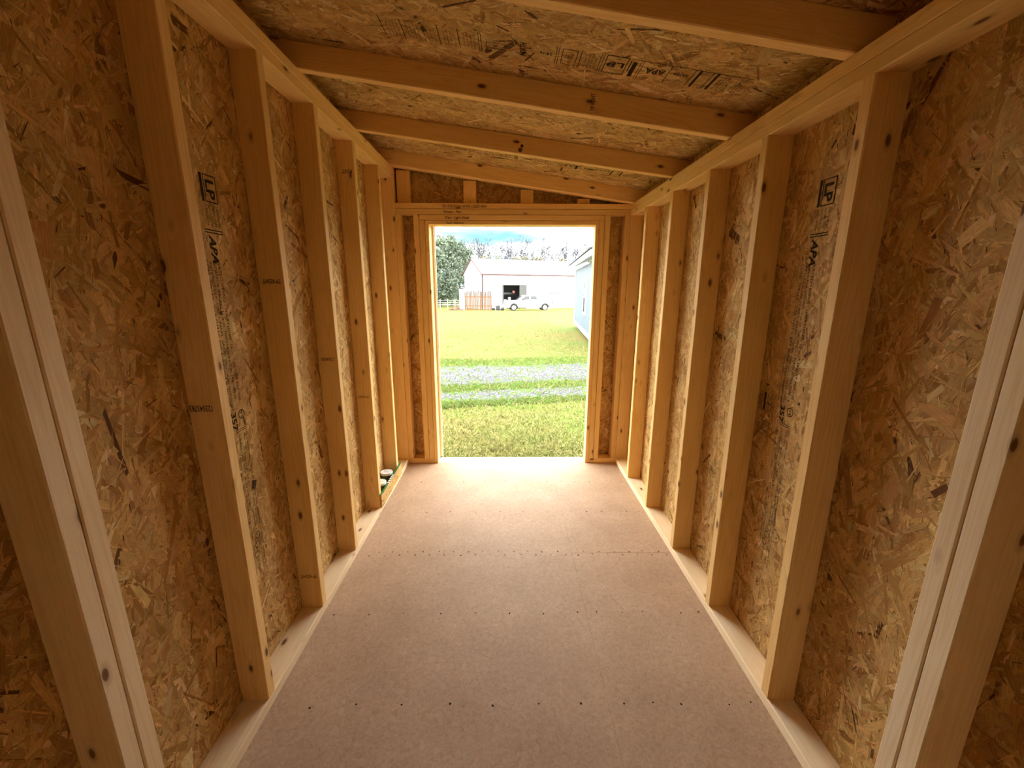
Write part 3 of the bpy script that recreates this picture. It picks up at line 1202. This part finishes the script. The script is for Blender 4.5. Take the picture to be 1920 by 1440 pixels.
# loose gravel
mb_v, mb_f = [], []
n = 9000
px = EX + rng.uniform(-3.6, 3.6, n)
tt = np.where(rng.uniform(0, 1, n) < 0.75, rng.normal(8.35, 0.5, n), rng.normal(6.55, 0.22, n))
py = tt + 0.22 * px
for x, y in zip(px, py):
    r = random.uniform(0.008, 0.022)
    z = gz(x, y) + r * 0.3
    k = len(mb_v)
    a = random.uniform(0, 6.28)
    for q in range(4):
        mb_v.append((x + r * math.cos(a + q * 1.57) * random.uniform(0.7, 1.2), y + r * math.sin(a + q * 1.57) * random.uniform(0.7, 1.2), z + random.uniform(-0.3, 0.3) * r))
    mb_v.append((x, y, z + r * 0.7))
    mb_f += [(k, k + 1, k + 4), (k + 1, k + 2, k + 4), (k + 2, k + 3, k + 4), (k + 3, k, k + 4)]
gr = mesh_obj('gravel', mb_v, mb_f, flat('grey_gravel', (0.125, 0.125, 0.134), 0.9, var=0.35, scale=40))
tag(gr, 'loose pale grey gravel in the wheel tracks of the drive', 'gravel', kind='stuff')

# ---------------- far white building
BW = flat('white_metal_cladding', (0.78, 0.79, 0.80), 0.5)
BR = flat('white_metal_roof', (0.82, 0.82, 0.83), 0.45)
RED = flat('red_trim', (0.05, 0.009, 0.013), 0.5)
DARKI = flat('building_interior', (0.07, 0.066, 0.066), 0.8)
DARK = flat('dark_steel', (0.03, 0.03, 0.035), 0.5)
GREY = flat('grey_metal', (0.04, 0.042, 0.042), 0.5)
LIGHT = flat('pale_equipment', (0.6, 0.6, 0.6), 0.5)
bx, by = EX - 3.5, 58.0
bz = -1.72
barn = empty('metal_building', (bx, by, bz), math.radians(26))
tag(barn, 'white metal barn with red trim and an open bay behind the pickup', 'building')
LL, WW, HE, HR = 26.0, 7.0, 4.95, 7.0
# bay opening along the long side
o0, o1, oh = 3.0, 6.9, 3.45
MB().box(0, o0, 0, 0.15, 0, HE).build('wall_panel', BW, barn)
MB().box(o1, LL, 0, 0.15, 0, HE).build('wall_panel', BW, barn)
MB().box(o0, o1, 0, 0.15, oh, HE).build('wall_panel', BW, barn)
MB().prism([(0, 0), (WW, 0), (WW, HE), (WW / 2, HR), (0, HE)], 'x', 0, 0.15).build('gable_wall', BW, barn)
MB().prism([(0, 0), (WW, 0), (WW, HE), (WW / 2, HR), (0, HE)], 'x', LL - 0.15, LL).build('gable_wall', BW, barn)
MB().box(0, LL, WW - 0.15, WW, 0, HE).build('wall_panel', BW, barn)
MB().prism([(-0.25, HE - 0.14), (WW / 2, HR), (WW / 2, HR + 0.1), (-0.25, HE - 0.04)], 'x', -0.15, LL + 0.15).build('roof_slope', BR, barn)
MB().prism([(WW + 0.25, HE - 0.14), (WW / 2, HR), (WW / 2, HR + 0.1), (WW + 0.25, HE - 0.04)], 'x', -0.15, LL + 0.15).build('roof_slope', BR, barn)
MB().box(-0.16, LL + 0.16, -0.29, -0.24, HE - 0.22, HE - 0.02).build('eave_trim', RED, barn)
MB().box(-0.06, 0.10, -0.06, 0.0, 0, HE - 0.1).box(-0.06, -0.0, -0.06, 0.12, 0, HE - 0.1).build('corner_trim', RED, barn)
MB().prism([(-0.27, HE - 0.18), (WW / 2, HR - 0.02), (WW / 2, HR + 0.12), (-0.27, HE - 0.02)], 'x', -0.32, -0.15).build('rake_trim', RED, barn)
MB().prism([(WW + 0.27, HE - 0.18), (WW / 2, HR - 0.02), (WW / 2, HR + 0.12), (WW + 0.27, HE - 0.02)], 'x', -0.32, -0.15).build('rake_trim', RED, barn)
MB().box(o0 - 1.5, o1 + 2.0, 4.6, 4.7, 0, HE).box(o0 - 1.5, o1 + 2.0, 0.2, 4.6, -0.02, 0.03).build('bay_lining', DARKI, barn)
MB().box(o0, o0 + 0.22, 0.0, 0.4, 0, oh).build('bay_post', DARK, barn)
MB().box(o0, o1 - 1.0, 1.6, 1.9, 2.15, 2.4).build('cross_beam', DARK, barn)
MB().box(o1 - 1.15, o1, 0.02, 0.10, 0, oh - 0.05).build('sliding_door', GREY, barn)
MB().box(o0 + 0.5, o0 + 1.3, 1.2, 1.8, 0, 1.4).build('shelf_unit', LIGHT, barn)
MB().box(o0 + 1.6, o0 + 1.9, 1.2, 1.5, 0, 1.75).build('machine', LIGHT, barn)
MB().box(o1 - 1.7, o1 - 1.4, 1.1, 1.2, 2.35, 2.65).build('red_sign', flat('faded_red', (0.5, 0.12, 0.1), 0.6), barn)
d0 = 10.9
MB().box(d0, d0 + 1.35, -0.03, 0.0, 0, 2.25).build('side_door', BW, barn)
MB().box(d0 - 0.35, d0 + 1.75, -0.25, 0.0, 2.27, 2.36).box(d0 - 0.02, d0 + 0.03, -0.05, 0, 0, 2.27).box(d0 + 1.32, d0 + 1.38, -0.05, 0, 0, 2.27).build('door_frame', GREY, barn)
MB().box(15.0, 15.25, -0.3, 0.0, 3.05, 3.12).box(14.98, 15.05, -0.3, -0.22, 2.85, 3.12).build('wall_lamp', GREY, barn)

# ---------------- pickup truck
TW = flat('white_car_paint', (0.72, 0.74, 0.76), 0.25)
GLASS = flat('tinted_glass', (0.02, 0.025, 0.03), 0.15)
TYRE = flat('tyre_rubber', (0.03, 0.03, 0.03), 0.8)
RIM = flat('silver_rim', (0.6, 0.6, 0.6), 0.3, 0.4)
tx, ty = EX + (990 - 952.5) / 795 * 54.0, 54.0
tr = empty('pickup_truck', (tx, ty, gz(tx, ty) + 0.0), math.radians(8))
tag(tr, 'white crew cab pickup truck parked before the barn', 'truck')


def arch(cx, r=0.5, n=9):
    return [(cx - r * math.cos(math.pi * k / n), 0.42 + r * math.sin(math.pi * k / n)) for k in range(n + 1)]


body = [(-3.05, 0.45), (-3.08, 0.8), (-3.0, 1.12), (-2.75, 1.2), (-1.55, 1.27), (1.25, 1.30), (3.05, 1.32), (3.1, 0.5)] \
    + [(2.6, 0.42)] + arch(2.05)[::-1] + [(1.4, 0.40), (-1.3, 0.40)] + arch(-1.95)[::-1] + [(-2.6, 0.42)]
MB().prism(body, 'y', -0.98, 0.98).build('body', TW, tr)
cab = [(-1.65, 1.25), (-0.75, 1.83), (-0.5, 1.9), (0.95, 1.9), (1.12, 1.84), (1.28, 1.28)]
c = MB()
nn = len(cab)
v = [(p[0], -0.95 + 0.22 * (p[1] - 1.25), p[1]) for p in cab] + [(p[0], 0.95 - 0.22 * (p[1] - 1.25), p[1]) for p in cab]
c.add(v, [tuple(range(nn)), tuple(range(2 * nn - 1, nn - 1, -1))] + [(i, i + nn, (i + 1) % nn + nn, (i + 1) % nn) for i in range(nn)])
c.build('cab', TW, tr)


def pane(pts, name='side_window'):
    v = []
    for x, z in pts:
        yy = -0.95 + 0.22 * (z - 1.25)
        v += [(x, yy - 0.012, z)]
    v += [(p[0], p[1] + 0.03, p[2]) for p in v]
    k = len(pts)
    MB().add(v, [tuple(range(k)), tuple(range(2 * k - 1, k - 1, -1))] + [(i, i + k, (i + 1) % k + k, (i + 1) % k) for i in range(k)]).build(name, GLASS, tr)


pane([(-1.0, 1.34), (-0.5, 1.78), (0.02, 1.8), (0.02, 1.36)])
pane([(0.2, 1.36), (0.2, 1.8), (0.9, 1.8), (1.05, 1.36)])
MB().add([(-1.62, -0.8, 1.30), (-1.62, 0.8, 1.30), (-0.80, 0.72, 1.83), (-0.80, -0.72, 1.83), (-1.58, -0.8, 1.28), (-1.58, 0.8, 1.28), (-0.76, 0.72, 1.81), (-0.76, -0.72, 1.81)],
         [(0, 1, 2, 3), (7, 6, 5, 4), (0, 4, 5, 1), (1, 5, 6, 2), (2, 6, 7, 3), (3, 7, 4, 0)]).build('windshield', GLASS, tr)
for wx in (-1.95, 2.05):
    for wy in (-0.9, 0.66):
        w = MB().lathe([(0.36, 0), (0.40, 0.04), (0.40, 0.22), (0.36, 0.26)], (wx, wy, 0.40), 20, 'y').build('wheel', TYRE, tr)
        MB().lathe([(0.26, 0), (0.25, 0.03), (0.08, 0.05), (0.05, 0.02)], (wx, wy - 0.03, 0.40), 14, 'y').build('rim', RIM, w)
    MB().prism([(wx + 0.52 * math.cos(t), 0.42 + 0.52 * math.sin(t)) for t in [math.pi * k / 9 for k in range(10)]] + [(wx - 0.42, 0.42), *[(wx - 0.42 * math.cos(math.pi * k / 9), 0.42 + 0.42 * math.sin(math.pi * k / 9)) for k in range(1, 9)], (wx + 0.42, 0.42)], 'y', -0.99, -0.80).build('wheel_arch', TYRE, tr)
MB().box(-3.18, -3.0, -0.95, 0.95, 0.45, 0.66).build('front_bumper', RIM, tr)
MB().box(-3.11, -3.03, -0.6, 0.6, 0.70, 1.08).build('grille', GREY, tr)
MB().box(-3.09, -2.75, -0.995, -0.62, 0.82, 1.08).build('headlight', flat('headlight_glass', (0.35, 0.42, 0.5), 0.15), tr)
MB().box(3.0, 3.13, -0.99, -0.8, 0.85, 1.2).build('tail_light', RED, tr)
MB().box(3.05, 3.25, -0.95, 0.95, 0.48, 0.64).build('rear_bumper', GREY, tr)
MB().box(-0.95, -0.72, -1.18, -0.98, 1.3, 1.5).build('side_mirror', DARK, tr)
for hx in (-0.15, 0.95):
    MB().box(hx, hx + 0.2, -1.0, -0.97, 1.12, 1.16).build('door_handle', GREY, tr)
MB().box(1.3, 1.32, -0.985, -0.97, 0.45, 1.3).build('bed_seam', GREY, tr)

# ---------------- board screen, tank, bins, scrap beside the barn
BD = [flat('weathered_cedar', (0.10, 0.042, 0.013), 0.8, var=0.25), flat('orange_cedar', (0.14, 0.054, 0.010), 0.8, var=0.25), flat('grey_cedar', (0.10, 0.05, 0.023), 0.8, var=0.25)]
BTOP = flat('grey_board_tops', (0.075, 0.05, 0.038), 0.9)
fx0, fx1, fy = EX + (870.5 - 952.5) / 795 * 53.0, EX + (922 - 952.5) / 795 * 53.0, 53.0
fn = empty('board_screen', (fx0, fy, gz(fx0, fy) - 0.02))
tag(fn, 'orange cedar board screen with grey tops standing beside the barn', 'fence')
nb = 20
bw = (fx1 - fx0) / nb
r4 = random.Random(4)
for i in range(nb):
    h = r4.uniform(2.25, 2.5)
    ht = h - r4.uniform(0.35, 0.55)
    off = r4.uniform(-0.05, 0.05)
    p = MB().box(i * bw + 0.012, (i + 1) * bw - 0.012, off, off + 0.03, 0, ht).build('board', BD[r4.randrange(3)], fn)
    MB().box(i * bw + 0.014, (i + 1) * bw - 0.014, off, off + 0.03, ht, h).build('board_top', BTOP, p)
MB().box(0, fx1 - fx0, 0.09, 0.17, 0.5, 0.62).build('rail', BD[2], fn)
MB().box(0, fx1 - fx0, 0.09, 0.17, 1.6, 1.72).build('rail', BD[2], fn)
tk = empty('white_crate', (EX + (866 - 952.5) / 795 * 54.5, 54.5, gz(-5, 54.5)))
tag(tk, 'tall white metal cabinet behind the cedar board screen', 'cabinet')
MB().box(-0.35, 0.5, 0, 1.2, 0, 2.6).build('body', BW, tk)
MB().box(-0.4, 0.55, -0.05, 1.25, 2.6, 2.68).build('lid', BR, tk)
for k, (u, lab) in enumerate(((924.8, 'low black bin lying against the cedar screen'), (933.3, 'upright black barrel with a grey band'), (941.6, 'low black bin beside the pickup front'))):
    x = EX + (u - 952.5) / 795 * 53.5
    b_ = empty('black_bin' if k != 1 else 'black_barrel', (x, 53.5, gz(x, 53.5)))
    tag(b_, lab, 'bin' if k != 1 else 'barrel')
    if k == 1:
        MB().lathe([(0.22, 0), (0.25, 0.1), (0.25, 0.55), (0.22, 0.62)], (0, 0, 0), 14).build('body', TYRE, b_)
        MB().lathe([(0.26, 0.28), (0.26, 0.36)], (0, 0, 0), 14).build('band', GREY, b_)
    else:
        MB().lathe([(0.12, 0), (0.24, 0.08), (0.26, 0.22), (0.18, 0.32), (0.08, 0.34)], (0, 0, 0), 14).build('body', TYRE, b_)
        MB().lathe([(0.27, 0.18), (0.27, 0.22)], (0, 0, 0), 14).build('rim', DARK, b_)
# scrap heap
hv = MB()
sx, sy = EX + (855 - 952.5) / 795 * 53.0, 53.0
r6 = random.Random(6)
for k in range(60):
    a = r6.uniform(-0.85, 0.85)
    zz = gz(sx, sy) + max(0.02, (0.75 - abs(a)) * r6.uniform(0.05, 1.0))
    p = Vector((sx + a, sy + r6.uniform(-0.4, 0.4), zz))
    q = p + Vector((r6.uniform(-0.4, 0.4), r6.uniform(-0.2, 0.2), r6.uniform(-0.15, 0.15)))
    hv.tube(p, q, r6.uniform(0.02, 0.07), r6.uniform(0.02, 0.07), 4)
hp = hv.build('scrap_heap', flat('red_and_white_scrap', (0.13, 0.05, 0.05), 0.7, var=0.9, scale=4))
tag(hp, 'low heap of red and white scrap on the lawn beside the cedar screen', 'scrap heap', kind='stuff')
# wire fence
wf = empty('pasture_fence', (EX - 10.9, 60.0, gz(0, 60)))
tag(wf, 'white post and rail pasture fence below the evergreens', 'fence')
FW = flat('white_fence', (0.3, 0.3, 0.29), 0.6)
for k in range(8):
    MB().box(-3.0 + k * 1.05, -2.9 + k * 1.05, -0.05, 0.05, 0, 1.35).build('post', FW, wf)
for z in (0.55, 0.85, 1.15):
    MB().box(-3.0, 4.5, -0.02, 0.02, z, z + 0.05).build('rail', FW, wf)

# ---------------- blue shed
BL = flat('pale_blue_siding', (0.036, 0.066, 0.096), 0.6)
WT = flat('white_trim_paint', (0.62, 0.63, 0.64), 0.5)
RF = flat('grey_shingle', (0.035, 0.035, 0.04), 0.8)
fx, fy = EX + 3.01, 19.0
ha = math.radians(4.6)
bs = empty('blue_shed', (fx, fy, gz(fx, fy)), -ha)
tag(bs, 'pale blue shed with white trim and a narrow window', 'shed')
LS, WS = 8.0, 3.2      # local -y runs back towards the viewer
zb, zt = 0.195, 2.51
for k in range(20):
    pass
edges = [0.0] + [0.4 * k for k in range(1, 20)] + [LS]
for a, b in zip(edges, edges[1:]):
    MB().box(0.012, 0.06, -b + 0.008, -a - 0.008, zb + 0.1, zt).build('siding_board', BL, bs)
MB().box(0.02, WS, -LS, 0, zb, zt).build('core', BL, bs)
MB().box(-0.012, 0.02, -LS, 0.0, zb - 0.02, zb + 0.13).build('base_trim', WT, bs)
MB().box(-0.012, 0.03, -0.09, 0.01, zb, zt).build('corner_trim', WT, bs)
MB().prism([(-0.28, zt + 0.02), (WS / 2, zt + 0.85), (WS / 2, zt + 0.93), (-0.30, zt + 0.16)], 'y', -LS - 0.2, 0.15).build('fascia', WT, bs)
MB().prism([(-0.34, zt + 0.165), (WS / 2, zt + 0.935), (WS / 2, zt + 1.0), (-0.34, zt + 0.21)], 'y', -LS - 0.25, 0.2).build('roof_slope', RF, bs)
MB().prism([(WS + 0.34, zt + 0.165), (WS / 2, zt + 0.935), (WS / 2, zt + 1.0), (WS + 0.34, zt + 0.21)], 'y', -LS - 0.25, 0.2).build('roof_slope', RF, bs)
wy0, wy1, wz0, wz1 = -4.75, -4.15, 0.92, 1.92
win = MB().box(-0.03, 0.03, wy0 - 0.09, wy1 + 0.09, wz0 - 0.1, wz0).box(-0.03, 0.03, wy0 - 0.09, wy1 + 0.09, wz1, wz1 + 0.1) \
    .box(-0.03, 0.03, wy0 - 0.09, wy0, wz0, wz1).box(-0.03, 0.03, wy1, wy1 + 0.09, wz0, wz1).build('window_frame', WT, bs)
MB().box(-0.012, 0.012, wy0, wy1, wz0, wz1).build('pane', flat('dark_pane', (0.012, 0.013, 0.015), 0.97), win)
MB().box(-0.022, -0.005, wy0, wy1, (wz0 + wz1) / 2 - 0.02, (wz0 + wz1) / 2 + 0.02).box(-0.022, -0.005, (wy0 + wy1) / 2 - 0.015, (wy0 + wy1) / 2 + 0.015, (wz0 + wz1) / 2, wz1).build('muntin', WT, win)
for k in range(4):
    MB().box(0.15, 0.4, -0.6 - k * 2.2, -0.2 - k * 2.2, -0.02, zb).build('block', GREY, bs)

# ---------------- trees
BARK = flat('pale_bark', (0.05, 0.053, 0.066), 0.9, var=0.25)
NEED = [flat('evergreen_needles', (0.085, 0.11, 0.072), 0.9, var=0.3, scale=1.5), flat('tan_brush', (0.12, 0.11, 0.065), 0.9, var=0.3, scale=1.5)]


def bare_tree(x, y, h, seed, label):
    r = random.Random(seed)
    t = empty('bare_tree', (x, y, gz(x, y)))
    tag(t, label, 'tree', 'leafless trees behind the barn')
    tk, br = MB(), MB()
    mr = 0.045 * y / 90

    def grow(p, d, L, rad, lev):
        q = p + d * L
        (tk if lev == 0 else br).tube(p, q, rad, rad * 0.66, 4 if lev < 2 else 3)
        if lev >= 6:
            return
        for k in range(3 if lev < 3 else 2):
            dd = (d + Vector((r.uniform(-1, 1), r.uniform(-1, 1), r.uniform(-0.15, 0.75))) * (0.55 + 0.06 * lev)).normalized()
            grow(p + d * L * r.uniform(0.7, 1.0), dd, L * r.uniform(0.55, 0.82), max(rad * 0.62, mr), lev + 1)
    grow(Vector((0, 0, 0)), Vector((r.uniform(-0.08, 0.08), 0, 1)).normalized(), h * 0.34, h * 0.014, 0)
    fk = h / max(p[2] for p in br.v)
    for m_ in (tk, br):
        m_.v = [(p[0] * fk * 0.8, p[1] * fk * 0.8, p[2] * fk) for p in m_.v]
    tk.build('trunk', BARK, t)
    br.build('branches', BARK, t)


def leafy(x, y, h, w, seed, label, mat, name='evergreen_tree', group='evergreen trees beside the barn', n=5200):
    t = empty(name, (x, y, gz(x, y)))
    tag(t, label, 'tree', group)
    MB().tube((0, 0, 0), (0, 0, h * 0.8), 0.16, 0.05, 6).build('trunk', BARK, t)
    q = np.random.default_rng(seed)
    # clumps of needles spread over a rounded cone
    nc = 70
    cz = q.uniform(0.06, 1.0, nc)
    cr = w * np.sqrt(np.clip(1 - cz ** 2.2, 0.02, 1)) * np.sqrt(q.uniform(0.05, 1, nc))
    ca = q.uniform(0, math.tau, nc)
    C = np.stack([cr * np.cos(ca), cr * np.sin(ca), cz * h], 1)
    idx = q.integers(0, nc, n)
    P = C[idx] + q.normal(0, 0.42, (n, 3)) * np.array([1, 1, 0.8])
    P[:, 2] = np.clip(P[:, 2], 0.1, h * 1.05)
    s = q.uniform(0.13, 0.30, n)
    A, B = q.normal(0, 1, (n, 3)), q.normal(0, 1, (n, 3))
    A /= np.linalg.norm(A, axis=1, keepdims=True)
    B /= np.linalg.norm(B, axis=1, keepdims=True)
    V = np.stack([P - A * s[:, None], P + B * s[:, None] * 0.6, P + A * s[:, None], P - B * s[:, None] * 0.6], 1).reshape(-1, 3)
    F = np.arange(4 * n).reshape(-1, 4)
    mesh_obj('foliage', V.tolist(), F.tolist(), mat, t)


def wx(u, D):
    return EX + (u - 952.5) / 795 * D


k = 0
for u in (786, 803, 820, 838, 856, 873, 890, 906, 922, 937, 952, 968, 984, 1000, 1016, 1032, 1048, 1064, 1080, 1096, 1112, 1130):
    D = (100, 120, 140, 110, 130)[k % 5]
    h = (86 + 9 * math.sin(k * 2.4)) * D / 795 + 3.1
    bare_tree(wx(u, D), D, h, 100 + k, 'leafless grey tree rising behind the white barn')
    k += 1
for j, (u, D, h, w) in enumerate(((826, 66, 10.2, 2.0), (846, 72, 10.9, 2.1), (862, 84, 11.6, 2.2), (808, 78, 10.4, 2.0), (788, 84, 11.0, 2.2), (879, 90, 10.6, 2.0))):
    leafy(wx(u, D), D, h, w, 40 + j, 'dense grey-green evergreen left of the white barn', NEED[0])
for j, (u, D, h) in enumerate(((913, 84, 9.0), (936, 90, 9.0), (964, 84, 8.4), (982, 90, 9.0), (1007, 84, 8.6), (1052, 90, 8.6), (1083, 84, 8.2), (1110, 90, 8.8))):
    leafy(wx(u, D), D, h, 1.9, 70 + j, 'tan brushy tree low behind the barn roof', NEED[1], 'brushy_tree', 'brush behind the barn', 1800)
